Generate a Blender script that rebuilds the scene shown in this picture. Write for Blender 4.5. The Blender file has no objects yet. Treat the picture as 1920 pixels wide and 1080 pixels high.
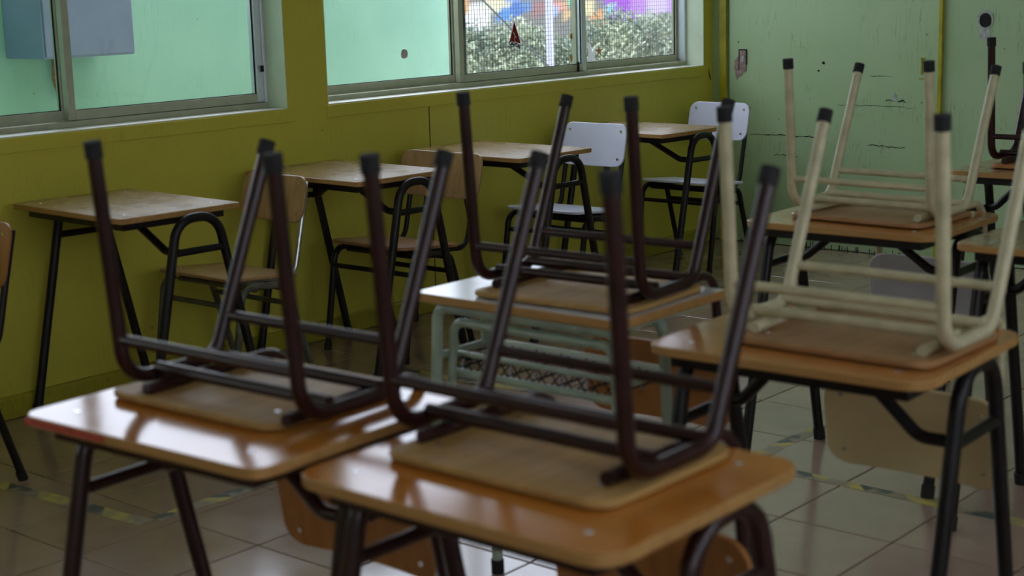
import bpy, math, random
from mathutils import Matrix, Vector
import numpy as np
random.seed(7); rng = np.random.default_rng(7)
PI = math.pi
sc = bpy.context.scene
col = sc.collection

# ------------------------------------------------------------------ camera
FPX, YAW, PITCH, ROLL = 2905.0, 0.710746, 0.194026, -0.027961
CX, CY, CZ = 4.5033, -6.9555, 1.3760
fw = Vector((-math.sin(YAW)*math.cos(PITCH), math.cos(YAW)*math.cos(PITCH), -math.sin(PITCH)))
rt = Vector((math.cos(YAW), math.sin(YAW), 0)); up = rt.cross(fw)
c_, s_ = math.cos(ROLL), math.sin(ROLL)
rt, up = c_*rt + s_*up, -s_*rt + c_*up
cam_d = bpy.data.cameras.new('camera'); cam = bpy.data.objects.new('camera', cam_d); col.objects.link(cam)
cam.matrix_world = Matrix(((rt.x, up.x, -fw.x, CX), (rt.y, up.y, -fw.y, CY), (rt.z, up.z, -fw.z, CZ), (0, 0, 0, 1)))
cam_d.sensor_width = 36; cam_d.lens = FPX/1920*36
cam_d.clip_start = 0.05; cam_d.clip_end = 200
cam_d.dof.use_dof = True; cam_d.dof.focus_distance = 6.7; cam_d.dof.aperture_fstop = 4.0
sc.camera = cam

# ------------------------------------------------------------------ light, sky, exposure
w = bpy.data.worlds.new('overcast_sky'); sc.world = w; w.use_nodes = True
bg = w.node_tree.nodes['Background']
bg.inputs[0].default_value = (0.80, 0.81, 1.0, 1); bg.inputs[1].default_value = 4.0
sc.view_settings.view_transform = 'Standard'; sc.view_settings.look = 'None'
sc.view_settings.gamma = 1; sc.view_settings.use_curve_mapping = False
sc.view_settings.exposure = 0.4
sc.cycles.use_denoising = True
sc.cycles.max_bounces = 10; sc.cycles.diffuse_bounces = 6; sc.cycles.glossy_bounces = 5
sc.cycles.transparent_max_bounces = 12
sc.cycles.caustics_reflective = False; sc.cycles.caustics_refractive = False
sc.cycles.sample_clamp_indirect = 6

WZ0, WZ1 = 0.928, 2.45
WIN = [(-2.759, -0.090), (-5.70, -2.969), (-8.70, -5.92)]
FILL_WIN = [(-9.3, -6.3), (-5.9, -3.3)]  # right wall openings beyond the frame, added for fill light

# ------------------------------------------------------------------ materials
def nt(name):
    m = bpy.data.materials.new(name); m.use_nodes = True
    return m, m.node_tree, m.node_tree.nodes['Principled BSDF']
def simple(name, c, rough=.5, metal=0., coat=0., var=0.0, scale=30, bump=0.0):
    m, t, b = nt(name)
    b.inputs['Roughness'].default_value = rough; b.inputs['Metallic'].default_value = metal
    b.inputs['Coat Weight'].default_value = coat
    b.inputs['Base Color'].default_value = (*c, 1)
    if var or bump:
        tc = t.nodes.new('ShaderNodeTexCoord'); n = t.nodes.new('ShaderNodeTexNoise')
        n.inputs['Scale'].default_value = scale; n.inputs['Detail'].default_value = 5
        t.links.new(tc.outputs['Object'], n.inputs['Vector'])
        if var:
            r = t.nodes.new('ShaderNodeMapRange'); r.inputs['From Min'].default_value = .3; r.inputs['From Max'].default_value = .7
            r.inputs['To Min'].default_value = 1-var; r.inputs['To Max'].default_value = 1+var
            v = t.nodes.new('ShaderNodeVectorMath'); v.operation = 'SCALE'; v.inputs[0].default_value = c
            t.links.new(n.outputs['Fac'], r.inputs['Value']); t.links.new(r.outputs['Result'], v.inputs['Scale'])
            t.links.new(v.outputs['Vector'], b.inputs['Base Color'])
        if bump:
            bp = t.nodes.new('ShaderNodeBump'); bp.inputs['Strength'].default_value = bump; bp.inputs['Distance'].default_value = .01
            t.links.new(n.outputs['Fac'], bp.inputs['Height']); t.links.new(bp.outputs['Normal'], b.inputs['Normal'])
    return m
def wood(name, c1, c2, rough, axis=0, coat=0., rvar=0.0, scale=6.0):
    """grain stretched along one object axis"""
    m, t, b = nt(name)
    tc = t.nodes.new('ShaderNodeTexCoord'); mp = t.nodes.new('ShaderNodeMapping')
    s = [scale*9, scale*9, scale*9]; s[axis] = scale*.35
    mp.inputs['Scale'].default_value = s
    n = t.nodes.new('ShaderNodeTexNoise'); n.inputs['Scale'].default_value = 1; n.inputs['Detail'].default_value = 6; n.inputs['Distortion'].default_value = .12
    r = t.nodes.new('ShaderNodeValToRGB'); r.color_ramp.elements[0].position = .32; r.color_ramp.elements[1].position = .7
    r.color_ramp.elements[0].color = (*c1, 1); r.color_ramp.elements[1].color = (*c2, 1)
    t.links.new(tc.outputs['Object'], mp.inputs['Vector']); t.links.new(mp.outputs['Vector'], n.inputs['Vector'])
    t.links.new(n.outputs['Fac'], r.inputs['Fac']); t.links.new(r.outputs['Color'], b.inputs['Base Color'])
    b.inputs['Coat Weight'].default_value = coat; b.inputs['Coat Roughness'].default_value = .08
    if rvar:
        n2 = t.nodes.new('ShaderNodeTexNoise'); n2.inputs['Scale'].default_value = 9; n2.inputs['Detail'].default_value = 4
        q = t.nodes.new('ShaderNodeMapRange'); q.inputs['From Min'].default_value = .35; q.inputs['From Max'].default_value = .7
        q.inputs['To Min'].default_value = rough; q.inputs['To Max'].default_value = rough+rvar
        t.links.new(tc.outputs['Object'], n2.inputs['Vector']); t.links.new(n2.outputs['Fac'], q.inputs['Value'])
        t.links.new(q.outputs['Result'], b.inputs['Roughness'])
    else:
        b.inputs['Roughness'].default_value = rough
    return m
def painted_wall(name, c, c2, crack=0.0, rough=.45):
    """paint with soft blotches, fine vertical brush or crack lines, and specks"""
    m, t, b = nt(name); L = t.links.new
    tc = t.nodes.new('ShaderNodeTexCoord')
    n = t.nodes.new('ShaderNodeTexNoise'); n.inputs['Scale'].default_value = 2.2; n.inputs['Detail'].default_value = 6
    r = t.nodes.new('ShaderNodeValToRGB'); r.color_ramp.elements[0].position = .35; r.color_ramp.elements[1].position = .68
    r.color_ramp.elements[0].color = (*c, 1); r.color_ramp.elements[1].color = (*c2, 1)
    L(tc.outputs['Object'], n.inputs['Vector']); L(n.outputs['Fac'], r.inputs['Fac'])
    mp = t.nodes.new('ShaderNodeMapping'); mp.inputs['Scale'].default_value = (42, 42, 3.2)
    n2 = t.nodes.new('ShaderNodeTexNoise'); n2.inputs['Scale'].default_value = 1; n2.inputs['Detail'].default_value = 3; n2.inputs['Distortion'].default_value = .5
    L(tc.outputs['Object'], mp.inputs['Vector']); L(mp.outputs['Vector'], n2.inputs['Vector'])
    k = t.nodes.new('ShaderNodeValToRGB'); e = k.color_ramp.elements
    e[0].position = .485; e[0].color = (0, 0, 0, 1); e[1].position = .515; e[1].color = (0, 0, 0, 1)
    mid = e.new(.5); mid.color = (1, 1, 1, 1)
    L(n2.outputs['Fac'], k.inputs['Fac'])
    n3 = t.nodes.new('ShaderNodeTexNoise'); n3.inputs['Scale'].default_value = 5; n3.inputs['Detail'].default_value = 3
    L(tc.outputs['Object'], n3.inputs['Vector'])
    g = t.nodes.new('ShaderNodeMapRange'); g.inputs['From Min'].default_value = .5; g.inputs['From Max'].default_value = .62
    g.inputs['To Max'].default_value = crack
    L(n3.outputs['Fac'], g.inputs['Value'])
    mu = t.nodes.new('ShaderNodeMath'); mu.operation = 'MULTIPLY'; L(k.outputs['Color'], mu.inputs[0]); L(g.outputs['Result'], mu.inputs[1])
    v = t.nodes.new('ShaderNodeTexVoronoi'); v.inputs['Scale'].default_value = 6
    L(tc.outputs['Object'], v.inputs['Vector'])
    sp = t.nodes.new('ShaderNodeMath'); sp.operation = 'LESS_THAN'; sp.inputs[1].default_value = .035; L(v.outputs['Distance'], sp.inputs[0])
    sp2 = t.nodes.new('ShaderNodeMath'); sp2.operation = 'MULTIPLY'; sp2.inputs[1].default_value = .6; L(sp.outputs[0], sp2.inputs[0])
    mx = t.nodes.new('ShaderNodeMath'); mx.operation = 'MAXIMUM'; L(mu.outputs[0], mx.inputs[0]); L(sp2.outputs[0], mx.inputs[1])
    mix = t.nodes.new('ShaderNodeMix'); mix.data_type = 'RGBA'; L(mx.outputs[0], mix.inputs[0]); L(r.outputs['Color'], mix.inputs[6])
    mix.inputs[7].default_value = (c[0]*.25, c[1]*.25, c[2]*.3, 1)
    L(mix.outputs[2], b.inputs['Base Color'])
    bp = t.nodes.new('ShaderNodeBump'); bp.inputs['Strength'].default_value = .15; bp.inputs['Distance'].default_value = .004
    L(n2.outputs['Fac'], bp.inputs['Height']); L(bp.outputs['Normal'], b.inputs['Normal'])
    b.inputs['Roughness'].default_value = rough
    return m
def glass(name):
    m = bpy.data.materials.new(name); m.use_nodes = True; t = m.node_tree; t.nodes.clear(); L = t.links.new
    o = t.nodes.new('ShaderNodeOutputMaterial'); tr = t.nodes.new('ShaderNodeBsdfTransparent'); gl = t.nodes.new('ShaderNodeBsdfGlossy')
    tr.inputs[0].default_value = (.93, .97, .95, 1); gl.inputs['Roughness'].default_value = .02
    ge = t.nodes.new('ShaderNodeNewGeometry'); dp = t.nodes.new('ShaderNodeVectorMath'); dp.operation = 'DOT_PRODUCT'
    L(ge.outputs['Normal'], dp.inputs[0]); L(ge.outputs['Incoming'], dp.inputs[1])
    def mth(op, a, b=None):
        q = t.nodes.new('ShaderNodeMath'); q.operation = op
        for i, x in enumerate((a, b)):
            if x is None: continue
            if isinstance(x, (int, float)): q.inputs[i].default_value = x
            else: L(x, q.inputs[i])
        return q.outputs[0]
    f = mth('MULTIPLY_ADD', mth('POWER', mth('SUBTRACT', 1.0, mth('ABSOLUTE', dp.outputs['Value'])), 5.0), .96)
    f.node.inputs[2].default_value = .03
    mx = t.nodes.new('ShaderNodeMixShader'); L(f, mx.inputs[0]); L(tr.outputs[0], mx.inputs[1]); L(gl.outputs[0], mx.inputs[2])
    L(mx.outputs[0], o.inputs[0]); return m

OLIVE = (.56, .50, .06); GREEN = (.39, .55, .30)
M = {}
M['olive'] = painted_wall('olive_yellow_paint', OLIVE, (.61, .55, .07), .25, .4)
M['skirt'] = painted_wall('olive_skirting_paint', (.36, .30, .03), (.42, .38, .03), .5, .35)
M['green'] = painted_wall('pale_green_cracked_paint', GREEN, (.44, .59, .34), .6, .4)
M['batten'] = simple('yellow_batten_paint', (.40, .36, .02), .4, var=.2, scale=12)
M['reveal'] = simple('pale_green_reveal_paint', (.70, .80, .60), .45, var=.06, scale=8)
M['sill'] = simple('worn_white_sill', (.75, .75, .68), .35, var=.1, scale=14)
M['alu'] = simple('dull_aluminium', (.46, .47, .34), .42, metal=.2, var=.08, scale=20)
M['alu_lit'] = simple('lit_aluminium', (.72, .76, .80), .35, metal=.4)  # paler copy of the aluminium, lit side of stiles put into the colour
M['rubber'] = simple('black_rubber', (.010, .010, .010), .85)
M['glass'] = glass('window_glass')
M['ceil'] = simple('white_ceiling_paint', (.82, .82, .78), .8)
M['side'] = simple('pale_wall_paint', (.70, .70, .55), .7)
M['grout'] = simple('dark_grout', (.10, .085, .06), .8, var=.3, scale=40)
M['dark'] = simple('dark_gap', (.01, .01, .008), .9)
# floor tile
m, t, b = nt('glazed_beige_tile'); L = t.links.new
tc = t.nodes.new('ShaderNodeTexCoord'); oi = t.nodes.new('ShaderNodeObjectInfo'); va = t.nodes.new('ShaderNodeVectorMath'); va.operation = 'ADD'
L(tc.outputs['Object'], va.inputs[0]); L(oi.outputs['Location'], va.inputs[1])
n = t.nodes.new('ShaderNodeTexNoise'); n.inputs['Scale'].default_value = 5; n.inputs['Detail'].default_value = 7; n.inputs['Roughness'].default_value = .62
L(va.outputs[0], n.inputs['Vector'])
r = t.nodes.new('ShaderNodeValToRGB'); r.color_ramp.elements[0].position = .3; r.color_ramp.elements[1].position = .72
r.color_ramp.elements[0].color = (.32, .22, .165, 1); r.color_ramp.elements[1].color = (.39, .275, .21, 1)
L(n.outputs['Fac'], r.inputs['Fac'])
hs = t.nodes.new('ShaderNodeHueSaturation'); mr = t.nodes.new('ShaderNodeMapRange'); mr.inputs['To Min'].default_value = .9; mr.inputs['To Max'].default_value = 1.08
L(oi.outputs['Random'], mr.inputs['Value']); L(mr.outputs['Result'], hs.inputs['Value']); L(r.outputs['Color'], hs.inputs['Color']); L(hs.outputs['Color'], b.inputs['Base Color'])
mr2 = t.nodes.new('ShaderNodeMapRange'); mr2.inputs['From Min'].default_value = .3; mr2.inputs['From Max'].default_value = .7; mr2.inputs['To Min'].default_value = .14; mr2.inputs['To Max'].default_value = .24; b.inputs['Coat Weight'].default_value = .4; b.inputs['Coat Roughness'].default_value = .12
L(n.outputs['Fac'], mr2.inputs['Value']); L(mr2.outputs['Result'], b.inputs['Roughness'])
M['tile'] = m
M['top_orange'] = wood('varnished_orange_wood', (.46, .155, .02), (.55, .21, .035), .11, 0, .0, .04, .8)
M['top_orange'].node_tree.nodes['Principled BSDF'].inputs['Specular IOR Level'].default_value = .36
M['top_amber'] = wood('varnished_amber_wood', (.40, .15, .035), (.50, .22, .055), .13, 0, .0, .06, 1.2)
M['top_worn'] = wood('worn_brown_laminate', (.27, .15, .07), (.36, .215, .11), .24, 0, .4, .1, 3.)
M['top_white'] = simple('white_laminate', (.62, .62, .62), .18, var=.06, scale=10)
M['ply'] = wood('light_plywood', (.36, .20, .055), (.47, .28, .09), .55, 1, 0, .1, 5.0)
M['ply_red'] = wood('reddish_plywood', (.36, .14, .035), (.44, .19, .05), .45, 2, 0, 0, 5.0)
M['ply_brown'] = wood('mid_brown_plywood', (.30, .15, .055), (.40, .21, .09), .34, 1, 0, .1, 5.0)
M['ply_oak'] = wood('oak_plywood', (.36, .20, .085), (.48, .30, .14), .3, 2, 0, .1, 5.0)
M['white_board'] = simple('white_chair_laminate', (.70, .72, .86), .3, var=.05, scale=6)
M['beige_board'] = simple('beige_chair_board', (.60, .48, .24), .4, var=.08, scale=5)
M['grey_board'] = simple('grey_chair_board', (.52, .52, .55), .4, var=.1, scale=5)
M['maroon'] = simple('dark_maroon_paint', (.024, .006, .006), .28, var=.25, scale=25); M['maroon'].node_tree.nodes['Principled BSDF'].inputs['Specular IOR Level'].default_value = .4
M['black_paint'] = simple('black_frame_paint', (.008, .006, .006), .4, var=.25, scale=25); M['black_paint'].node_tree.nodes['Principled BSDF'].inputs['Specular IOR Level'].default_value = .3
M['cream'] = simple('cream_frame_paint', (.52, .47, .29), .38, var=.15, scale=25)
M['pale_green'] = simple('pale_green_frame_paint', (.34, .42, .32), .32, var=.2, scale=20)
M['grey_paint'] = simple('worn_grey_olive_paint', (.10, .10, .07), .35, var=.4, scale=30)
M['chrome'] = simple('worn_chrome', (.55, .54, .50), .25, metal=.9, var=.15, scale=40)
M['rivet'] = simple('steel_rivet', (.75, .75, .75), .25, metal=1)
M['edge'] = wood('raw_board_edge', (.36, .18, .05), (.46, .25, .08), .45, 0)
M['mint'] = painted_wall('mint_outside_paint', (.23, .46, .34), (.28, .52, .39), .2, .6)
M['box'] = simple('blue_grey_box_paint', (.22, .27, .42), .5, var=.08, scale=6)
M['steel'] = simple('galvanised_wire', (.06, .07, .08), .5)
M['post'] = simple('white_post_paint', (.40, .40, .50), .5)
M['ground'] = simple('pale_dry_ground', (.42, .38, .30), .9, var=.2, scale=3)
M['rust'] = simple('rusty_metal', (.28, .13, .05), .8, var=.4, scale=50)
M['plaster'] = simple('bare_pinkish_plaster', (.36, .25, .22), .9, var=.35, scale=60, bump=.4)
M['pale_plaster'] = simple('bare_grey_plaster', (.45, .48, .45), .9, var=.3, scale=50, bump=.4)
def sticker(name, c):
    m, t, b = nt(name); b.inputs['Base Color'].default_value = (*c, 1); b.inputs['Roughness'].default_value = .5
    tl = t.nodes.new('ShaderNodeBsdfTranslucent'); tl.inputs[0].default_value = (*c, 1); mx = t.nodes.new('ShaderNodeMixShader'); mx.inputs[0].default_value = .5
    t.links.new(b.outputs[0], mx.inputs[1]); t.links.new(tl.outputs[0], mx.inputs[2]); t.links.new(mx.outputs[0], t.nodes['Material Output'].inputs[0]); return m
M['red'] = sticker('red_sticker', (.40, .025, .025))
M['white'] = sticker('white_sticker', (.85, .85, .85))
M['ink'] = simple('black_ink', (.01, .01, .01), .5)
M['gold'] = sticker('orange_sticker', (.50, .34, .14))
M['paper'] = simple('torn_sticker_residue', (.50, .45, .44), .7, var=.4, scale=120)
# tape : yellow with dark worn printing
m, t, b = nt('worn_hazard_tape'); L = t.links.new
tc = t.nodes.new('ShaderNodeTexCoord'); n = t.nodes.new('ShaderNodeTexNoise'); n.inputs['Scale'].default_value = 11; n.inputs['Detail'].default_value = 4
L(tc.outputs['Object'], n.inputs['Vector'])
wv = t.nodes.new('ShaderNodeTexWave'); wv.inputs['Scale'].default_value = 2.2; wv.inputs['Distortion'].default_value = .6; wv.bands_direction = 'DIAGONAL'
L(tc.outputs['Object'], wv.inputs['Vector'])
r = t.nodes.new('ShaderNodeValToRGB'); e = r.color_ramp.elements; e[0].position = .42; e[0].color = (.05, .055, .05, 1); e[1].position = .5; e[1].color = (.50, .40, .08, 1)
L(wv.outputs['Fac'], r.inputs['Fac'])
r2 = t.nodes.new('ShaderNodeValToRGB'); r2.color_ramp.elements[0].position = .45; r2.color_ramp.elements[1].position = .55
L(n.outputs['Fac'], r2.inputs['Fac'])
mx = t.nodes.new('ShaderNodeMix'); mx.data_type = 'RGBA'; L(r2.outputs['Color'], mx.inputs[0]); L(r.outputs['Color'], mx.inputs[6]); mx.inputs[7].default_value = (.27, .22, .14, 1)
L(mx.outputs[2], b.inputs['Base Color']); b.inputs['Roughness'].default_value = .5
M['tape'] = m
# leaves
m, t, b = nt('hedge_leaf'); L = t.links.new
tc = t.nodes.new('ShaderNodeTexCoord'); n = t.nodes.new('ShaderNodeTexNoise'); n.inputs['Scale'].default_value = 3; n.inputs['Detail'].default_value = 6; n.inputs['Roughness'].default_value = .8
L(tc.outputs['Object'], n.inputs['Vector'])
r = t.nodes.new('ShaderNodeValToRGB'); e = r.color_ramp.elements; e[0].position = .35; e[0].color = (.10, .15, .13, 1); e[1].position = .68; e[1].color = (.46, .50, .31, 1)
L(n.outputs['Fac'], r.inputs['Fac']); L(r.outputs['Color'], b.inputs['Base Color']); b.inputs['Roughness'].default_value = .5
M['leaf'] = m

# ------------------------------------------------------------------ mesh helpers
def mesh(name, v, f, mat, smooth=False):
    me = bpy.data.meshes.new(name); me.from_pydata([tuple(p) for p in v], [], f); me.update()
    mats = mat if isinstance(mat, (list, tuple)) else [mat]
    for x in mats: me.materials.append(x)
    if smooth:
        for p in me.polygons: p.use_smooth = True
    return me
def link(name, me, parent=None, mw=None):
    o = bpy.data.objects.new(name, me); col.objects.link(o)
    if parent: o.parent = parent
    if mw is not None: o.matrix_local = mw
    return o
def tag(o, label=None, cat=None, group=None, kind=None):
    if label: o['label'] = label
    if cat: o['category'] = cat
    if group: o['group'] = group
    if kind: o['kind'] = kind
    return o
def empty(name, mw):
    o = bpy.data.objects.new(name, None); col.objects.link(o); o.empty_display_size = .1; o.matrix_world = mw; return o
class G:
    def __init__(s): s.v = []; s.f = []; s.mi = []
    def add(s, v, f, mi=0):
        n = len(s.v); s.v += [tuple(p) for p in v]; s.f += [tuple(i+n for i in q) for q in f]; s.mi += [mi]*len(f); return s
    def box(s, a, b, mi=0):
        x0, y0, z0 = a; x1, y1, z1 = b
        return s.add([(x0,y0,z0),(x1,y0,z0),(x1,y1,z0),(x0,y1,z0),(x0,y0,z1),(x1,y0,z1),(x1,y1,z1),(x0,y1,z1)],
                     [(0,3,2,1),(4,5,6,7),(0,1,5,4),(1,2,6,5),(2,3,7,6),(3,0,4,7)], mi)
    def tube(s, pts, r, n=10, mi=0, r1=None):
        pts = [Vector(p) for p in pts]; N = len(pts); base = len(s.v)
        tang = [(pts[min(i+1, N-1)]-pts[max(i-1, 0)]).normalized() for i in range(N)]
        a = tang[0].orthogonal().normalized()
        for i, p in enumerate(pts):
            a = (a - tang[i]*a.dot(tang[i])).normalized(); bb = tang[i].cross(a)
            rr = r if r1 is None else r+(r1-r)*i/(N-1)
            for k in range(n):
                q = 2*PI*k/n; s.v.append(tuple(p + (a*math.cos(q)+bb*math.sin(q))*rr))
        for i in range(N-1):
            for k in range(n):
                k2 = (k+1) % n
                s.f.append((base+i*n+k, base+i*n+k2, base+(i+1)*n+k2, base+(i+1)*n+k)); s.mi.append(mi)
        s.f.append(tuple(base+k for k in range(n))[::-1]); s.f.append(tuple(base+(N-1)*n+k for k in range(n))); s.mi += [mi, mi]
        return s
    def tf(s, Mx):
        s.v = [tuple(Mx @ Vector(p)) for p in s.v]; return s
    def build(s, name, mat, smooth=True, auto=True):
        me = mesh(name, s.v, s.f, mat, smooth)
        for p, i in zip(me.polygons, s.mi): p.material_index = i
        if smooth and auto: me.set_sharp_from_angle(angle=math.radians(42))
        return me
def fillet(pts, r, n=6):
    pts = [Vector(p) for p in pts]; out = [pts[0]]
    for i in range(1, len(pts)-1):
        a, p, b = pts[i-1], pts[i], pts[i+1]
        u, v = (a-p).normalized(), (b-p).normalized(); ang = u.angle(v)
        d = r/math.tan(ang/2); d = min(d, .48*(a-p).length if i > 1 else .95*(a-p).length, .48*(b-p).length if i < len(pts)-2 else .95*(b-p).length)
        rr = d*math.tan(ang/2); c = p+(u+v).normalized()*(rr/math.sin(ang/2))
        s0, s1 = p+u*d-c, p+v*d-c; tot = s0.angle(s1)
        for k in range(n+1):
            q = k/n
            out.append(c+(s0*math.sin((1-q)*tot)+s1*math.sin(q*tot))/math.sin(tot))
    out.append(pts[-1]); return out
def board(g, wd, dp, th, r, fn=None, nx=14, ny=6, e=.2, mi=0, mi_edge=None):
    """rounded rectangular board in xy, thickness in z, chamfered edge; fn bends it"""
    if mi_edge is None: mi_edge = mi
    def ring(inset):
        W, D, R = wd/2-inset, dp/2-inset, max(r-inset, .001)
        cs = [(-W+R*(1-math.cos(q))) for q in np.linspace(0, PI/2, 5)]
        xs = cs[:-1]+list(np.linspace(-W+R, W-R, nx-7))+[-c for c in cs[:-1]][::-1]
        gr = []
        for x in xs:
            ex = max(abs(x)-(W-R), 0); hy = D-R+math.sqrt(max(R*R-ex*ex, 0))
            gr.append([(x, hy*(2*j/ny-1)) for j in range(ny+1)])
        return gr
    ins = th*e; lev = [(-th/2, ins), (-th/2+ins, 0), (th/2-ins, 0), (th/2, ins)]
    base = len(g.v); grids = []
    for z, i in lev:
        gr = ring(i); NX = len(gr); idx = []
        for c in gr:
            idx.append([])
            for (x, y) in c:
                p = Vector((x, y, z)); p = fn(p) if fn else p
                idx[-1].append(len(g.v)); g.v.append(tuple(p))
        grids.append(idx)
    NX = len(grids[0])
    for gi, flip in ((0, True), (3, False)):
        I = grids[gi]
        for a in range(NX-1):
            for j in range(ny):
                q = (I[a][j], I[a+1][j], I[a+1][j+1], I[a][j+1]); g.f.append(q[::-1] if flip else q); g.mi.append(mi)
    loops = []
    for I in grids:
        lp = [I[a][0] for a in range(NX)]+[I[NX-1][j] for j in range(1, ny+1)]+[I[a][ny] for a in range(NX-2, -1, -1)]+[I[0][j] for j in range(ny-1, 0, -1)]
        loops.append(lp)
    for a, bb in zip(loops[:-1], loops[1:]):
        for k in range(len(a)):
            k2 = (k+1) % len(a); g.f.append((a[k], a[k2], bb[k2], bb[k])); g.mi.append(mi_edge)
    return g
def boxobj(name, a, b, mat, parent=None, bevel=0.0):
    g = G(); g.box(a, b); me = g.build(name, mat, smooth=False); o = link(name, me, parent)
    if bevel:
        md = o.modifiers.new('bevel', 'BEVEL'); md.width = bevel; md.segments = 2
    return o
def T(x, y, z): return Matrix.Translation((x, y, z))
def RX(a): return Matrix.Rotation(a, 4, 'X')
def RY(a): return Matrix.Rotation(a, 4, 'Y')
def RZ(a): return Matrix.Rotation(a, 4, 'Z')

# ------------------------------------------------------------------ room shell
X0, X1, Y0, Y1, ZC = -0.04, 6.3, -10.0, 0.0, 2.75
floor = boxobj('floor', (-.24, Y0-.2, -.12), (X1+.2, Y1+.12, -.006), M['grout']); tag(floor, kind='structure')
P = .3165; GX, GY = .94-3*P, -3.615
g = G(); h = P/2-.0022
g.add([(-h,-h,-.006),(h,-h,-.006),(h,h,-.006),(-h,h,-.006),(-h,-h,-.0015),(h,-h,-.0015),(h,h,-.0015),(-h,h,-.0015),
       (-h+.002,-h+.002,0),(h-.002,-h+.002,0),(h-.002,h-.002,0),(-h+.002,h-.002,0)],
      [(0,1,5,4),(1,2,6,5),(2,3,7,6),(3,0,4,7),(4,5,9,8),(5,6,10,9),(6,7,11,10),(7,4,8,11),(8,9,10,11)])
tile_me = g.build('floor_tile', M['tile'], smooth=False)
rest = G(); ny0, ny1 = -20, 11; cnt = 0
for i in range(0, 20):
    for j in range(ny0, ny1+1):
        x, y = GX+(i+.5)*P, GY+(j+.5)*P
        if y+h > Y1: continue
        d = Vector((x-CX, y-CY, 0-CZ)); zc = d.dot(fw)
        vis = False
        if zc > .5:
            px, py = 960+FPX*d.dot(rt)/zc, 540-FPX*d.dot(up)/zc
            vis = -140 < px < 2060 and -60 < py < 1230
        if vis and cnt < 295:
            o = link('floor_tile', tile_me, floor); o.location = (x, y, 0); cnt += 1
        else:
            rest.box((x-h, y-h, -.006), (x+h, y+h, 0))
# cut tiles along the far wall
yc = GY+11*P+P
ylast = GY+P*math.floor((Y1-GY)/P)
tag(link('tile_field', rest.build('tile_field', M['tile'], smooth=False), floor), kind='stuff')
g = G(); hd = (Y1-ylast)/2-.0022
g.add([(-h,-hd,-.006),(h,-hd,-.006),(h,hd,-.006),(-h,hd,-.006),(-h,-hd,0),(h,-hd,0),(h,hd,0),(-h,hd,0)],
      [(0,1,5,4),(1,2,6,5),(2,3,7,6),(3,0,4,7),(4,5,6,7)])
cut_me = g.build('cut_tile', M['tile'], smooth=False)
for i in range(0, 20):
    o = link('cut_tile', cut_me, floor); o.location = (GX+(i+.5)*P, (Y1+ylast)/2, 0)

ceil = boxobj('ceiling', (-.24, Y0-.2, ZC), (X1+.2, Y1+.2, ZC+.15), M['ceil']); tag(ceil, kind='structure')
def wall_with_openings(name, xa, xb, ops, mat):
    g = G(); ys = [Y0-.2]
    for a, b, z0, z1 in sorted(ops): ys += [a, b]
    ys.append(Y1+.12)
    for k in range(0, len(ys), 2): g.box((xa, ys[k], 0), (xb, ys[k+1], ZC))
    for a, b, z0, z1 in ops:
        g.box((xa, a, 0), (xb, b, z0)); g.box((xa, a, z1), (xb, b, ZC))
    o = link(name, g.build(name, mat, smooth=False)); return tag(o, kind='structure')
wl = wall_with_openings('wall_left', -.24, X0, [(a, b, WZ0-.03, WZ1) for a, b in WIN], M['olive'])
wr = wall_with_openings('wall_right', X1, X1+.2, [(a, b, 1.35, 2.35) for a, b in FILL_WIN], M['side'])
wfr = boxobj('wall_front', (-.24, Y0-.2, 0), (X1+.2, Y0, ZC), M['side']); tag(wfr, kind='structure')
wf = boxobj('wall_far', (-.24, Y1+.02, 0), (X1+.2, Y1+.12, ZC), M['dark']); tag(wf, kind='structure')
# joint line in the left wall plaster under the second window
boxobj('wall_joint', (X0-.001, -2.186, .10), (X0+.0012, -2.182, .88), M['dark'], wl)
# far wall boards
for a, b in ((X0, .051), (.058, 1.224), (1.228, 2.46), (2.464, 3.70), (3.704, 4.94), (4.944, 6.3)):
    boxobj('wall_panel', (a, Y1, .004), (b, Y1+.03, ZC), M['green'], wf)
tag(boxobj('trim_1', (.006, Y1-.018, .0), (.050, Y1, ZC), M['batten'], None, .003), kind='structure')
tag(boxobj('trim_2', (1.230, Y1-.02, .0), (1.250, Y1, ZC), M['batten'], None, .003), kind='structure')
# skirting along the left wall
g = G(); g.add([(-.018, Y0, 0), (-.018, Y1-.018, 0), (-.018, Y1-.018, .066), (-.018, Y0, .066), (-.024, Y0, .072), (-.024, Y1-.018, .072), (X0-.005, Y1-.018, .074), (X0-.005, Y0, .074), (X0-.005, Y0, 0), (X0-.005, Y1-.018, 0)],
      [(0,1,2,3),(3,2,5,4),(4,5,6,7),(8,7,6,9),(0,3,4,7,8),(1,9,6,5,2),(0,8,9,1)])
sk = link('baseboard_left', g.build('baseboard_left', M['skirt'], smooth=False)); tag(sk, kind='structure')
# marks in the far wall
def disc(name, x, z, rx, rz, mat, parent, y=-.002, n=18, jag=0., depth=.002):
    g = G(); pts = []
    for k in range(n):
        q = 2*PI*k/n; f = 1+jag*(random.random()-.5); pts.append((x+rx*f*math.cos(q), z+rz*f*math.sin(q)))
    g.add([(a, y, b) for a, b in pts]+[(a, y+depth, b) for a, b in pts],
          [tuple(range(n))]+[(k, k+n, (k+1) % n+n, (k+1) % n) for k in range(n)])
    return link(name, g.build(name, mat, smooth=False), parent)
tag(disc('peeled_patch', .112, .915, .026, .06, M['plaster'], wf, -.0025, 18, .5), label='bare plaster patch around the empty switch box')
sw = boxobj('switch_box', (.122, -.005, .895), (.162, -.001, 1.005), M['plaster'], wf); tag(sw, label='open pinkish switch recess without cover')
g = G()
for a, b in (((.120,-.007,1.003),(.165,0,1.009)), ((.119,-.007,.90),(.123,0,1.009)), ((.162,-.007,.93),(.165,0,1.009))): g.box(a, b)
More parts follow.
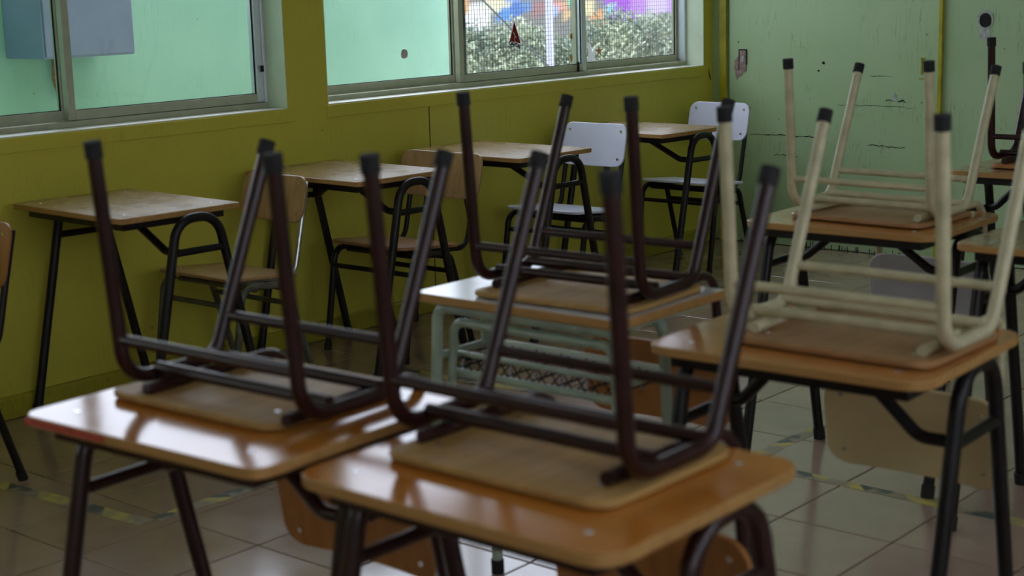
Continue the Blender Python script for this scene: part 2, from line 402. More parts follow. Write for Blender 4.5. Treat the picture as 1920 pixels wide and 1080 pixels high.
link('box_rim', g.build('box_rim', M['dark'], smooth=False), sw)
boxobj('box_plate', (.134, -.008, .945), (.150, -.005, .975), M['pale_plaster'], sw)
disc('plaster_ring', 1.452, 1.150, .040, .046, M['pale_plaster'], wf, -.003, 20, .15)
disc('plaster_ring', 1.450, 1.090, .028, .032, M['pale_plaster'], wf, -.002, 16, .3)
tag(disc('pipe_hole', 1.453, 1.149, .029, .033, M['dark'], wf, -.005, 20, .08), label='round black hole in the right board')
for x, z, q in ((.612, .944, .0075), (.585, .905, .005), (.115, 1.045, .004), (.62, .66, .004), (.74, .565, .004)): disc('nail_hole', x, z, q, q, M['dark'], wf, -.003, 10, .1)
g = G(); g.box((1.138,-.006,.895),(1.144,0,.975)); g.box((1.138,-.006,.968),(1.158,0,.975)); g.box((1.128,-.004,.872),(1.165,0,.877))
link('wall_bracket', g.build('wall_bracket', M['batten'], smooth=False), wf)
g = G(); g.add([(.985,-.003,.768),(1.018,-.003,.766),(1.004,-.003,.81),(.985,0,.768),(1.018,0,.766),(1.004,0,.81)], [(0,1,2),(0,3,4,1),(1,4,5,2),(2,5,3,0)])
link('paint_chip', g.build('paint_chip', M['pale_plaster'], smooth=False), wf)
def scratch(x0, z0, x1, z1, wd, n=22):
    g = G()
    for k in range(n):
        a, b = k/n, (k+1)/n
        za = z0+(z1-z0)*a+random.uniform(-.004, .004); ww = wd*random.uniform(.3, 1.4)
        g.box((x0+(x1-x0)*a, -.0018, za-ww/2), (x0+(x1-x0)*b+.002, .001, za+ww/2))
    link('paint_scratch', g.build('paint_scratch', M['dark'], smooth=False), wf)
scratch(.19, .575, .60, .570, .0035); scratch(.95, .765, 1.0, .767, .003, 6); scratch(1.02, .765, 1.06, .762, .006, 6)
scratch(.86, .545, 1.06, .537, .0025, 14); scratch(.33, .47, .40, .47, .0025, 6); scratch(.43, .47, .47, .468, .0025, 4); scratch(.87, .884, .98, .884, .0018, 8); scratch(.70, .74, 1.10, .735, .0014, 20)
def mould(x0, x1, n, hh):
    g = G()
    for k in range(n):
        x = random.uniform(x0, x1); a = hh*random.random()**2; ww = random.uniform(.001, .006)
        g.box((x, -.0016, .0), (x+ww, .001, a+.004))
    link('damp_stain', g.build('damp_stain', M['dark'], smooth=False), wf)
mould(.05, .14, 18, .03); mould(.30, .36, 10, .02); mould(.46, .58, 26, .04); mould(.60, 1.15, 45, .025); mould(.054, .06, 8, .2)
# corner crack under the sill end
g = G()
for k in range(8):
    g.box((X0-.001, -.055+k*.003, .905-k*.008), (X0+.0015, -.048+k*.003, .915-k*.008))
link('wall_crack', g.build('wall_crack', M['dark'], smooth=False), wl)

# ------------------------------------------------------------------ windows in the left wall
def window(idx, ya, yb, mull, detail=True):
    root = empty(f'window_{idx}', T(0, (ya+yb)/2, WZ0)); tag(root, kind='structure')
    inv = root.matrix_world.inverted()
    def bx(name, a, b, mat, bev=0.0):
        o = boxobj(name, a, b, mat, root, bev); o.matrix_parent_inverse = inv; return o
    # sill
    bx('window_sill', (-.24, ya, WZ0-.03), (X0+.006, yb, WZ0-.001), M['olive'])
    bx('sill_cap', (-.085, ya+.004, WZ0-.001), (X0+.004, yb-.004, WZ0+.002), M['sill'])
    bx('sill_plate', (-.15, ya+.004, WZ0-.001), (-.085, yb-.004, WZ0+.0015), M['alu'])
    bx('sill_apron', (X0-.001, ya-.012, WZ0-.052), (X0+.009, yb+.03, WZ0-.003), M['olive'], .002)
    # reveals
    bx('window_reveal', (-.24, yb-.004, WZ0), (X0-.001, yb, WZ1), M['reveal']); bx('window_reveal', (-.24, ya, WZ0), (X0-.001, ya+.004, WZ1), M['reveal'])
    bx('window_reveal', (-.24, ya, WZ1-.004), (X0-.001, yb, WZ1), M['reveal'])
    fa, fb = ya+.004, yb-.004; D0, D1 = -.228, -.148
    bx('window_frame', (D0, fa, WZ0), (D1, fb, WZ0+.022), M['alu'], .002); bx('window_frame', (D0, fa, WZ1-.03), (D1, fb, WZ1-.004), M['alu'], .002)
    bx('window_frame', (D0, fa, WZ0+.022), (D1, fa+.022, WZ1-.03), M['alu'], .002); bx('window_frame', (D0, fb-.013, WZ0+.022), (D1, fb, WZ1-.03), M['alu_lit'], .002)
    bx('track', (-.192, fa+.022, WZ0+.022), (-.187, fb-.013, WZ0+.028), M['alu'])
    edges = [fa+.022]+mull+[fb-.013]
    for k in range(len(edges)-1):
        a, b = edges[k], edges[k+1]; inner = k % 2 == 1; xa, xb = (-.184, -.156) if inner else (-.222, -.194)
        a -= .015 if k else 0; b += .015 if k < len(edges)-2 else 0
        zb, zt, sw_ = WZ0+.024, WZ1-.032, .030
        se = .014 if (k == len(edges)-2 and not inner) else sw_
        g = G(); g.box((xa, a+sw_, zb), (xb, b-se, zb+.032)); g.box((xa, a+sw_, zt-.045), (xb, b-se, zt))
        s = link('sash_rail', g.build('sash_rail', M['alu'], smooth=False), root); s.matrix_parent_inverse = inv
        bx('sash_stile', (xa, a, zb), (xb, a+sw_, zt), M['alu'], .002)
        bx('sash_stile', (xa, b-se, zb), (xb, b, zt), M['alu'] if not inner else M['alu_lit'], .002)
        xm = (xa+xb)/2; 
        g = G(); g.box((xm-.002, a+sw_-.003, zb+.029), (xm+.002, b-se+.003, zt-.042))
        p = link('glass_pane', g.build('glass_pane', M['glass'], smooth=False), root); p.matrix_parent_inverse = inv
        g = G()
        for q in ((a+sw_, a+sw_+.004), (b-se-.004, b-se)): g.box((xm+.002, q[0], zb+.032), (xm+.006, q[1], zt-.045))
        g.box((xm+.002, a+sw_, zb+.032), (xm+.006, b-se, zb+.035))
        p = link('glazing_seal', g.build('glazing_seal', M['rubber'], smooth=False), root); p.matrix_parent_inverse = inv
    return root
win1 = window(1, WIN[0][0], WIN[0][1], [-1.838, -.957])
win2 = window(2, WIN[1][0], WIN[1][1], [-3.85])
win3 = window(3, WIN[2][0], WIN[2][1], [-7.2])
def latch(y, z, win):
    g = G(); g.box((-.149, y-.006, z-.012), (-.142, y+.006, z+.012)); o = link('latch', g.build('latch', M['rubber'], smooth=False), win); o.matrix_parent_inverse = win.matrix_world.inverted()
latch(-2.996, 1.08, win2); latch(-1.02, .962, win1); latch(-1.02, .985, win1)
# unseen right wall windows, added to fill the left wall with light
for k, (a, b) in enumerate(FILL_WIN):
    root = empty(f'window_{k+4}', T(X1, (a+b)/2, 1.35)); tag(root, kind='structure'); inv = root.matrix_world.inverted()
    for p0, p1 in (((X1+.05, a, 1.35), (X1+.1, b, 1.39)), ((X1+.05, a, 2.31), (X1+.1, b, 2.35)), ((X1+.05, a, 1.39), (X1+.1, a+.04, 2.31)), ((X1+.05, b-.04, 1.39), (X1+.1, b, 2.31)), ((X1+.05, (a+b)/2-.03, 1.39), (X1+.1, (a+b)/2+.03, 2.31))):
        o = boxobj('window_frame', p0, p1, M['alu'], root); o.matrix_parent_inverse = inv
    o = boxobj('glass_pane', (X1+.072, a+.04, 1.39), (X1+.078, b-.04, 2.31), M['glass'], root); o.matrix_parent_inverse = inv

# ------------------------------------------------------------------ chairs  (seat frame: x across, y front to back, z up from the seat top)
TR = .0125
TILT = -math.radians(5.36)
M_UP = T(0, 0, .4322) @ RX(TILT)
M_INV = RY(PI)
XL = .211
_cache = {}
def cached(key, fn):
    if key not in _cache: _cache[key] = fn()
    return _cache[key]
def chair(name, mw, upright, frame, seat, back, label, sdx=0., sdy=0., back_post=None, bw=.385, bh=.19, bdy=0., bdx=0., bz=0.):
    root = empty(name, mw); tag(root, label, 'chair', 'school chairs')
    U = M_UP if upright else M_INV; uk = upright
    bp = back_post or frame
    def part(nm, key, fn, mat, parent=root):
        k = (nm, key, uk, mat if isinstance(mat, str) else tuple(mat))
        def mk():
            g = fn(); g.tf(U); return g.build(nm, [M[x] for x in ([mat] if isinstance(mat, str) else mat)])
        return link(nm, cached(k, mk), parent)
    ZR = -.033
    for sx in (-1, 1):
        x = sx*XL
        fl = part('leg', ('f', sx), lambda: G().tube(fillet([(x, -.010, -.425), (x, .018, ZR), (x, .115, ZR)], .055), TR), frame)
        rl = part('leg', ('r', sx), lambda: G().tube(fillet([(x, .115, ZR), (x, .211, ZR), (x, .361, -.392)], .05), TR), frame)
        part('foot_cap', ('f', sx), lambda: G().tube([(x, -.0115, -.435), (x, -.0089, -.408)], .0148, 12), 'rubber', fl)
        part('foot_cap', ('r', sx), lambda: G().tube([(x, .363, -.400), (x, .352, -.376)], .0148, 12), 'rubber', rl)
        xi = sx*min(.168, bw/2-.02)
        part('back_post', ('b', sx, bdy, bdx, bh, bw, bz), lambda: G().tube(fillet([(xi, .025, -.0225), (xi+bdx*.35, .306+bdy, -.0225), (xi+bdx, .356+bdy, .245+bz+bh*.42)], .06), .0105), bp)
    part('stretcher', 'f', lambda: G().tube([(-XL, .0125, -.105), (XL, .0125, -.105)], .0095), frame)
    part('stretcher', 'r', lambda: G().tube([(-XL, .243, -.104), (XL, .243, -.104)], .0095), frame)
    part('seat_bar', 'f', lambda: G().tube([(-XL+.005, .082, -.044), (XL-.005, .082, -.044)], .0105), frame)
    part('seat_bar', 'r', lambda: G().tube([(-XL+.005, .196, -.044), (XL-.005, .196, -.044)], .0105), frame)
    def seatfn():
        def bend(p):
            q = Vector(p); f = (q.y+.19)/.38
            q.z += -.006*max(0, 1-f*4)**2 - .004*(1-(q.x/.2)**2)*0
            return q+Vector((sdx, .131+sdy, -.0065))
        g = board(G(), .405, .318, .012, .038, bend, 16, 8)
        return g
    st = part('seat', ('s', sdx, sdy), seatfn, seat)
    for rx in (-.15, .15):
        for ry in (.04, .225):
            part('rivet', ('s', rx, ry, sdx, sdy), lambda: G().tube([(rx+sdx, ry+sdy, -.0145), (rx+sdx, ry+sdy, .0004)], .0055, 8), 'rivet', st)
    def backfn():
        def bend(p):
            y = .015*(1-(p.x/.19)**2)
            a = math.radians(8)
            q = Vector((p.x, y+p.z, p.y))                     # board stands up
            return Vector((q.x+bdx, .3345+bdy+q.z*math.sin(a)+q.y*math.cos(a)-.006, .252+bz+q.z*math.cos(a)-q.y*math.sin(a)))
        return board(G(), bw, bh, .011, .045, bend, 18, 6)
    bk = part('backrest', ('b', bw, bh, bdy, bdx, bz), backfn, back)
    for rx in (-.40*bw, .40*bw):
        for rz in (-.32*bh, .32*bh):
            a = math.radians(8); yy = .3345+bdy+rz*math.sin(a)-.006; 
            part('rivet', ('b', rx, rz, bdy, bdx, bz), lambda: G().tube([(rx+bdx, yy-.0075+.005, .252+bz+rz), (rx+bdx, yy+.014, .252+bz+rz)], .0055, 8), 'rivet', bk)
    return root

# ------------------------------------------------------------------ desks (root at the floor under the desktop centre)
def desk(name, mw, H, W, D, rad, top, frame, label, cl, cr, il, ir, zc, lift=0., th=.018, foot=.225):
    root = empty(name, mw); tag(root, label, 'desk', 'school desks')
    key = (H, W, D, rad, cl, cr, il, ir, zc)
    def part(nm, k, fn, mat, parent=root):
        kk = (nm, k, key, mat)
        return link(nm, cached(kk, lambda: fn().build(nm, [M[x] for x in (mat if isinstance(mat, tuple) else (mat,))])), parent)
    dt = part('desktop', 't', lambda: board(G(), W, D, th, rad, lambda p: Vector((p.x, p.y, p.z+H-th/2)), 16, 4, .12, 0, 1), (top, 'edge'))
    for sx in (-1, 1):
        for sy in (-1, 1):
            part('screw', (sx, sy), lambda: G().tube([(sx*(W/2-.075), sy*(D/2-.06), H-.004), (sx*(W/2-.075), sy*(D/2-.06), H+.0008)], .006, 8), 'rivet', dt)
    zb = H-th; ri = .045
    for sy in (-1, 1):
        part('frame_rail', ('x', sy), lambda: G().box((-W/2+ri, sy*(D/2-ri)-.011, zb-.026), (W/2-ri, sy*(D/2-ri)+.011, zb)), frame)
    for sx in (-1, 1):
        part('frame_rail', ('y', sx), lambda: G().box((sx*(W/2-ri-.011)-.011, -D/2+ri+.011, zb-.026), (sx*(W/2-ri-.011)+.011, D/2-ri-.011, zb)), frame)
    R = .0150; za = zb-R-.0005+lift
    for sx, c, ins in ((-1, cl, il), (1, cr, ir)):
        x = sx*(W/2-ins)
        pts = fillet([(x, c-foot, .0), (x, c-.074, za), (x, c+.074, za), (x, c+foot, .0)], .078, 8)
        mid = len(pts)//2
        half = [pts[:mid], pts[mid:]]
        m_ = (pts[mid-1]+pts[mid])/2
        legs = [pts[:mid]+[m_], [m_]+pts[mid:]]
        for k, sy in ((0, -1), (1, 1)):
            lg = part('leg', (sx, sy), lambda: G().tube(legs[k], R, 12), frame)
            dv = Vector((0, -sy*(foot-.074), za)).normalized()
            part('foot_cap', (sx, sy), lambda: G().tube([(x, c+sy*foot, .0), tuple(Vector((x, c+sy*foot, 0))+dv*.035)], R+.003, 12), 'rubber', lg)
        yw = .074+(foot-.074)*(1-zc/za)
        part('crossbar', sx, lambda: G().tube([(x, c-yw, zc), (x, c+yw, zc)], .0115), frame)
        yj = c-sx*(yw-.025)
        part('brace', sx, lambda: G().tube(fillet([(sx*(.035 if sx > 0 else .095), .35*yj, zb-.02), (x-sx*(.075 if sx > 0 else .03), yj, zc), (x, yj, zc)], .05), .0125), frame)
    return root
def mesh_desk(name, mw, H, W, D, label):
    """older desk with corner legs, double front rails and a wire book shelf"""
    root = empty(name, mw); tag(root, label, 'desk', 'school desks'); fr = M['pale_green']; th = .020
    g = board(G(), W, D, th, .014, lambda p: Vector((p.x, p.y, p.z+H-th/2)), 14, 4, .12, 0, 1)
    link('desktop', g.build('desktop', [M['top_white'], M['edge']]), root)
    zb = H-th; yf, yr = -D/2+.045, .005; xs = W/2-.035; r = .0125
    for sx in (-1, 1):
        for yy, fy in ((yf, -.035), (yr, .03)):
            lg = link('leg', G().tube(fillet([(sx*(xs-.05), yy, zb-.016), (sx*xs, yy, zb-.016), (sx*(xs+.012), yy+fy, 0)], .03), r, 12).build('leg', fr), root)
            link('foot_cap', G().tube([(sx*(xs+.012), yy+fy, 0), (sx*(xs+.0115), yy+fy*.95, .035)], r+.003, 12).build('foot_cap', M['rubber']), lg)
    for yy in (yf, yr):
        link('frame_rail', G().tube([(-xs+.05, yy, zb-.016), (xs-.05, yy, zb-.016)], r).build('frame_rail', fr), root)
    link('frame_rail', G().tube(fillet([(-xs+.015, yf+.02, .50), (-xs+.03, yf+.02, zb-.05), (xs-.03, yf+.02, zb-.05), (xs-.015, yf+.02, .50)], .03), .010).build('frame_rail', fr), root)
    for sx in (-1, 1):
        link('frame_rail', G().box((sx*xs-.011, -D/2+.04, zb-.012), (sx*xs+.011, D/2-.03, zb)).build('frame_rail', fr, smooth=False), root)
        link('side_bar', G().tube([(sx*xs, yf, .572), (sx*xs, yr+.012, .572)], .008).build('side_bar', fr), root)
    ya_, yb_ = yf+.035, yr+.012
    sh = link('book_shelf', G().tube([(-xs, ya_, .530), (xs, ya_, .530)], .009).build('book_shelf', fr), root)
    link('frame_rail', G().tube([(-xs, ya_+.006, .572), (xs, ya_+.006, .572)], .006).build('frame_rail', fr), root)
    link('frame_rail', G().tube([(-xs, yb_, .572), (xs, yb_, .572)], .009).build('frame_rail', M['reveal']), root)  # rear rail in a paler paint, its bright highlight put into the colour
    g = G(); n = 14; st = 2*xs/n
    for k in range(n):
        for q in (0, 1):
            a = -xs+k*st; x0, x1 = (a, a+st) if q == 0 else (a+st, a)
            g.tube([(x0, ya_-.002*q, .530), (x1, ya_+.006-.002*q, .572)], .0018, 6)
    for k in range(-2, n, 2):
        for q in (0, 1):
            a = -xs+k*st; d = 3*st; x0, x1 = (a, a+d) if q == 0 else (a+d, a)
            lo, hi = max(-xs, min(x0, xs)), max(-xs, min(x1, xs)); t0, t1 = (lo-x0)/(x1-x0), (hi-x0)/(x1-x0)
            if abs(t1-t0) < .05: continue
            g.tube([(lo, ya_+(yb_-ya_)*t0, .530+.042*t0+.003*q), (hi, ya_+(yb_-ya_)*t1, .530+.042*t1+.003*q)], .0024, 6)
    link('shelf_wire', g.build('shelf_wire', M['black_paint']), sh)
    return root

A = dict(cl=-.05, cr=.07, il=.034, ir=.03, zc=.565)
d1 = desk('school_desk', T(2.567, -5.390, 0) @ RZ(.048), .711, .56, .462, .035, 'top_orange', 'maroon', 'orange varnished desk at left front carrying a dark upturned chair', **A)
tag(boxobj('edge_paint', (-.262, -.2325, .697), (-.06, -.2308, .708), simple('flaking_red_paint', (.45, .06, .04), .5, var=.3, scale=60), d1), label='flaking red paint along the front edge')
desk('school_desk', T(3.182, -5.356, 0), .711, .56, .462, .045, 'top_orange', 'maroon', 'glossy orange desk nearest the camera, front centre, with dark upturned chair', **A)
desk('school_desk', T(3.117, -4.426, 0) @ RZ(.04), .710, .56, .462, .05, 'top_amber', 'black_paint', 'amber wooden desk at right carrying a cream framed upturned chair, nearer one', **{**A, 'zc': .548})
desk('school_desk', T(2.506, -3.107, 0) @ RZ(.02), .718, .56, .462, .05, 'top_amber', 'black_paint', 'amber desk farther back under the second cream framed chair, before the green wall', **{**A, 'zc': .585})
desk('school_desk', T(2.520, -1.840, 0), .72, .56, .462, .04, 'top_worn', 'black_paint', 'brown desk before the green wall at far right with a maroon upturned chair', **A)
desk('school_desk', T(3.157, -3.175, 0), .72, .56, .462, .04, 'top_worn', 'black_paint', 'brown desk cut by right photo edge, behind the nearer cream chair', **A)
mesh_desk('school_desk', T(2.444, -4.378, 0), .719, .563, .393, 'white topped desk with pale green frame and wire shelf, in the middle')
B = dict(cl=.04, cr=.04, il=-.0155, ir=-.0155, zc=.593, lift=.010)
WD = [(.347, -4.02, -.05, 'worn brown desk by the yellow wall, leftmost of the wall row'),
      (.345, -3.045, -.05, 'worn brown desk by the yellow wall, second from the left'),
      (.385, -2.238, -.025, 'worn brown desk by the yellow wall, third, beside a white chair'),
      (.365, -1.235, -.07, 'worn brown desk by the yellow wall, farthest, next to the green wall')]
for x, y, a, lb in WD:
    desk('school_desk', T(x, y, 0) @ RZ(a), .72, .637, .438, .012, 'top_worn', 'black_paint', lb, **B)

# upturned chairs
def inv(x, y, z, yaw): return T(x, y, z) @ RZ(yaw)
chair('school_chair', inv(2.591, -5.492, .712, .028), False, 'maroon', 'ply', 'ply_red', 'maroon framed chair upside down on the left front desk', .055, .035, bdy=.05, bdx=.055, bz=.025)
chair('school_chair', inv(3.154, -5.431, .712, -.004), False, 'maroon', 'ply', 'ply_red', 'maroon framed chair upside down on the desk nearest the camera', -.01, -.01, bdy=.026)
chair('school_chair', inv(2.511, -4.517, .720, .045), False, 'maroon', 'ply', 'ply_red', 'dark framed chair upside down on the white topped desk', bdy=.066)
chair('school_chair', inv(3.173, -4.550, .711, 0), False, 'cream', 'ply_brown', 'beige_board', 'cream framed chair upside down on the right desk, beige backrest hanging below', bdy=.078, bdx=.035)
chair('school_chair', inv(2.520, -3.227, .719, -.049), False, 'cream', 'ply_brown', 'grey_board', 'cream framed chair upside down on the farther desk before the green wall', bdy=.086)
chair('school_chair', inv(2.546, -1.950, .721, 0), False, 'maroon', 'ply_red', 'ply_red', 'maroon chair upside down on the far right desk by the green wall', bdy=.085)
chair('school_chair', inv(3.215, -3.270, .721, 0), False, 'black_paint', 'ply_brown', 'ply_red', 'dark chair upside down on the desk cut by the right photo edge', bdy=.075)
# chairs standing at the wall desks
UPC = [(.274, -3.69, 0.0, 'grey_paint', 'ply_oak', 'ply_oak', 'oak coloured chair with bare steel frame at the leftmost wall desk', 'chrome'),
       (.34, -2.93, .0, 'black_paint', 'ply_brown', 'ply_oak', 'brown wooden chair with black frame at the second wall desk', None),
       (.34, -1.895, 0., 'black_paint', 'white_board', 'white_board', 'white backed chair at the third wall desk, nearer of two white ones', None),
       (.310, -.85, 0., 'black_paint', 'white_board', 'white_board', 'white backed chair at the farthest wall desk in the room corner', None),
       (.385, -4.94, 0., 'black_paint', 'ply_brown', 'ply_red', 'brown chair cut off by the left photo edge', None)]
SZ = [dict(bw=.335, bh=.165), dict(bw=.43, bh=.18, bdy=.05), dict(bw=.35, bz=.02), dict(bw=.345, bh=.185, bz=.034), {}]
for (x, y, a, f, s, b_, lb, bp), kw in zip(UPC, SZ):
    chair('school_chair', T(x, y, 0) @ RZ(a), True, f, s, b_, lb, back_post=bp, **kw)

# ------------------------------------------------------------------ tape on the floor
def tape(x0, y0, x1, y1, label):
    n = 8; g = G(); L = math.hypot(x1-x0, y1-y0); wd = .024
    ring = []
    for k in range(n+1): ring.append((k/n*L, -wd+random.uniform(-.004, .004)))
    for k in range(n, -1, -1): ring.append((k/n*L, wd+random.uniform(-.004, .004)))
    N = len(ring); g.add([(a, b, 0) for a, b in ring]+[(a, b, .0006) for a, b in ring], [tuple(range(N, 2*N))]+[(k, (k+1) % N, (k+1) % N+N, k+N) for k in range(N)])
    o = link('floor_tape', g.build('floor_tape', M['tape'], smooth=False)); o.matrix_world = T(x0, y0, .0002) @ RZ(math.atan2(y1-y0, x1-x0))
    tag(o, label, 'tape', 'worn hazard tape on the floor')
tape(.40, -4.70, 1.20, -4.63, 'worn yellow tape on tiles below the left wall desk')
tape(1.20, -4.60, 1.20, -4.20, 'worn yellow tape leading back from the left tape corner')
tape(2.36, -3.275, 3.15, -3.30, 'worn yellow and black tape on tiles under the beige hanging backrest')
tape(.62, -3.05, 1.25, -3.00, 'worn yellow tape on tiles under the white topped desk')
tape(2.20, -3.26, 2.20, -2.86, 'short worn tape piece running back, left of the beige hanging backrest')

# ------------------------------------------------------------------ stickers on the second window
XG = -.1675
def flat(name, pts, mat, x=XG, parent=None, t=.0008):
    n = len(pts); g = G(); g.add([(x, a, b) for a, b in pts]+[(x+t, a, b) for a, b in pts], [tuple(range(n, 2*n))]+[tuple(range(n))[::-1]]+[(k, (k+1) % n, (k+1) % n+n, k+n) for k in range(n)])
    return link(name, g.build(name, mat, smooth=False), parent)
# red triangle sticker
sy, sz = -1.463, 1.140
S = .0470
rootS = flat('window_sticker', [(sy-S*.80, sz-S*.50), (sy-.02*S, sz+1.42*S), (sy+.07*S, sz+1.42*S), (sy+S*.95, sz-.82*S), (sy+S*1.0, sz-1.32*S), (sy-S*1.0, sz-.80*S)], M['white'])
tag(rootS, 'small red triangular sticker with white figure and black lettering on window glass', 'sticker')
flat('red_field', [(sy-S*.74, sz-S*.46), (sy, sz+1.36*S), (sy+S*.88, sz-.80*S)], M['red'], XG+.0009, rootS)
flat('white_figure', [(sy-.38*S, sz+.42*S), (sy-.18*S, sz+.36*S), (sy+.02*S, sz+.16*S), (sy+.10*S, sz-.02*S), (sy+.16*S, sz-.14*S), (sy+.30*S, sz-.10*S), (sy+.22*S, sz-.20*S), (sy+.06*S, sz-.20*S), (sy+.02*S, sz-.36*S), (sy+.10*S, sz-.66*S), (sy+.04*S, sz-.66*S), (sy-.06*S, sz-.34*S), (sy-.02*S, sz-.06*S), (sy-.12*S, sz+.18*S)], M['white'], XG+.0018, rootS)
fc = bpy.data.curves.new('lettering', 'FONT'); fc.body = 'QANTAS'; fc.size = .030; fc.offset = .0024; fc.align_x = 'CENTER'; fc.align_y = 'CENTER'
fo = bpy.data.objects.new('tmp', fc); col.objects.link(fo)
bpy.context.view_layer.update()
me = bpy.data.meshes.new_from_object(fo.evaluated_get(bpy.context.evaluated_depsgraph_get())); bpy.data.objects.remove(fo)
me.materials.clear(); me.materials.append(M['ink']); me.name = 'lettering'
xs_ = [v.co.x for v in me.vertices]; sc_ = 1.8*S/(max(xs_)-min(xs_))
lt = link('lettering', me, rootS)
lt.matrix_world = T(XG+.0012, sy-.01*S, sz-.88*S) @ RZ(PI/2) @ RX(PI/2) @ RZ(-.30) @ Matrix.Diagonal((sc_, sc_*1.15, 1, 1))
# other stickers
XO = -.2055
o = flat('window_sticker', [(a+.115, b) for a, b in [(-.985, .99), (-.965, .985), (-.95, .995), (-.935, .985), (-.915, .99), (-.93, 1.02), (-.90, 1.045), (-.90, 1.06), (-.925, 1.05), (-.945, 1.03), (-.955, 1.075), (-.985, 1.08), (-.975, 1.03)]], M['white'], XO); tag(o, 'white torn sticker remnant low on the right window pane', 'sticker')
pts = []
for k in range(10):
    q = PI/2+k*PI/5; r_ = .036 if k % 2 == 0 else .010; pts.append((-.775+r_*1.1*math.cos(q), 1.035+r_*math.sin(q)))
o = flat('window_sticker', pts, M['gold'], XO); tag(o, 'orange star shaped sticker low on the right window pane', 'sticker')
pts = [(-1.045+.009*math.cos(k*PI/5), 1.015+.018*math.sin(k*PI/5)) for k in range(10)]
o = flat('window_sticker', pts, M['gold'], XG); tag(o, 'round yellow sticker low beside the bright window stile', 'sticker')
pts = [(-1.042+.009*math.cos(k*PI/5), 1.12+.016*math.sin(k*PI/5)) for k in range(10)]
o = flat('window_sticker', pts, M['gold'], XG); tag(o, 'orange sticker higher up beside the bright window stile', 'sticker')
pts = [(-2.15+.020*math.cos(k*PI/6)*(1+.2*random.random()), 1.092+.020*math.sin(k*PI/6)*(1+.2*random.random())) for k in range(12)]
o = flat('window_sticker', pts, M['paper'], XO); tag(o, 'grey torn sticker on the pane before the mint wall', 'sticker')

# ------------------------------------------------------------------ outside
gr = boxobj('ground', (-45, -30, -.6), (-.24, 45, -.45), M['ground']); tag(gr, kind='structure')
mw_ = boxobj('courtyard_wall', (-1.75, -11, -.5), (-1.5, -.41, 1.50), M['mint'], None, .01); tag(mw_, 'mint green painted wall standing outside the windows', 'wall')
bxr = empty('metal_cabinet', T(-1.35, -3.0, 1.115)); tag(bxr, 'blue grey metal cabinet hung on the mint outside wall', 'cabinet')
inv_ = bxr.matrix_world.inverted()
o = boxobj('cabinet_body', (-1.5, -3.262, 1.118), (-1.212, -2.805, 1.47), M['box'], bxr, .006); o.matrix_parent_inverse = inv_
o = boxobj('cabinet_door', (-1.212, -3.255, 1.126), (-1.200, -2.812, 1.46), M['box'], bxr, .003); o.matrix_parent_inverse = inv_
g = G(); g.tube([(-1.47, -3.04, 1.118), (-1.47, -3.05, 1.02), (-1.46, -3.03, .93)], .014, 8); g.tube([(-1.47, -3.04, 1.03), (-1.45, -3.01, 1.01), (-1.46, -2.98, 1.03)], .008, 6)
o = link('cable_stub', g.build('cable_stub', M['rust']), bxr); o.matrix_parent_inverse = inv_
rf = boxobj('shade_roof', (-3.2, -11, 2.50), (-.24, -3.5, 2.60), M['side']); tag(rf, kind='structure'); tag(boxobj('shade_wall', (-1.5, -4.45, -.45), (-.24, -4.33, 2.5), M['mint']), kind='structure')  # unseen roof and end wall, added to darken the mint wall's left part
# wire mesh over the right half of window 1
gm = empty('window_guard', T(-.36, -.9, .85)); tag(gm, 'square wire mesh guard outside the right half of the window', 'wire mesh')
g = G(); y0, y1, z0, z1 = -1.60, .75, .70, 2.25; st = .020
for k in range(int((y1-y0)/st)+1): g.tube([(-.36, y0+k*st, z0), (-.36, y0+k*st, z1)], .0009, 4)
for k in range(int((z1-z0)/.020)+1): g.tube([(-.3585, y0, z0+k*.020), (-.3585, y1, z0+k*.020)], .0009, 4)
o = link('wire_grid', g.build('wire_grid', M['steel'], auto=False), gm); o.matrix_parent_inverse = gm.matrix_world.inverted(); tag(o, kind='stuff')
g = G(); g.box((-.37, y0-.02, z0-.02), (-.345, y0, z1)); g.box((-.37, y1, z0-.02), (-.345, y1+.02, z1)); g.box((-.37, y0, z0-.02), (-.345, y1, z0)); g.box((-.37, y0-.02, z1), (-.345, y1+.02, z1+.02))
g.box((-.36, y0+.3, z1-.05), (-.24, y0+.32, z1-.03)); g.box((-.36, -.03, z1-.05), (-.24, -.01, z1-.03))
o = link('guard_frame', g.build('guard_frame', M['steel'], smooth=False), gm); o.matrix_parent_inverse = gm.matrix_world.inverted()

def ray(px, py, dist):
    d = fw*1.0 + rt*((px-960)/FPX) + up*(-(py-540)/FPX); d.normalize()
    k = dist/math.hypot(d.x, d.y); return Vector((CX, CY, CZ))+d*k
# post and guy cable
pb, pt = ray(1032, 118, 12.0), ray(1031, 0, 12.0)
g = G(); g.tube([(pb.x, pb.y, -.45), (pb.x, pb.y, 3.0)], .03, 12)
o = link('fence_post', g.build('fence_post', M['post'])); tag(o, 'white round post standing outside before the hedge', 'post')
ca, cb = ray(1022, 118, 11.9), ray(905, 0, 11.6); e_ = cb+(cb-ca)*1.2; s0 = ca+(ca-cb)*.4
g = G(); g.tube([tuple(s0), tuple(ca), tuple(cb), tuple(e_)], .007, 6)
o = link('guy_cable', g.build('guy_cable', M['steel'])); tag(o, 'thin dark slanting cable outside the window by the post', 'cable')
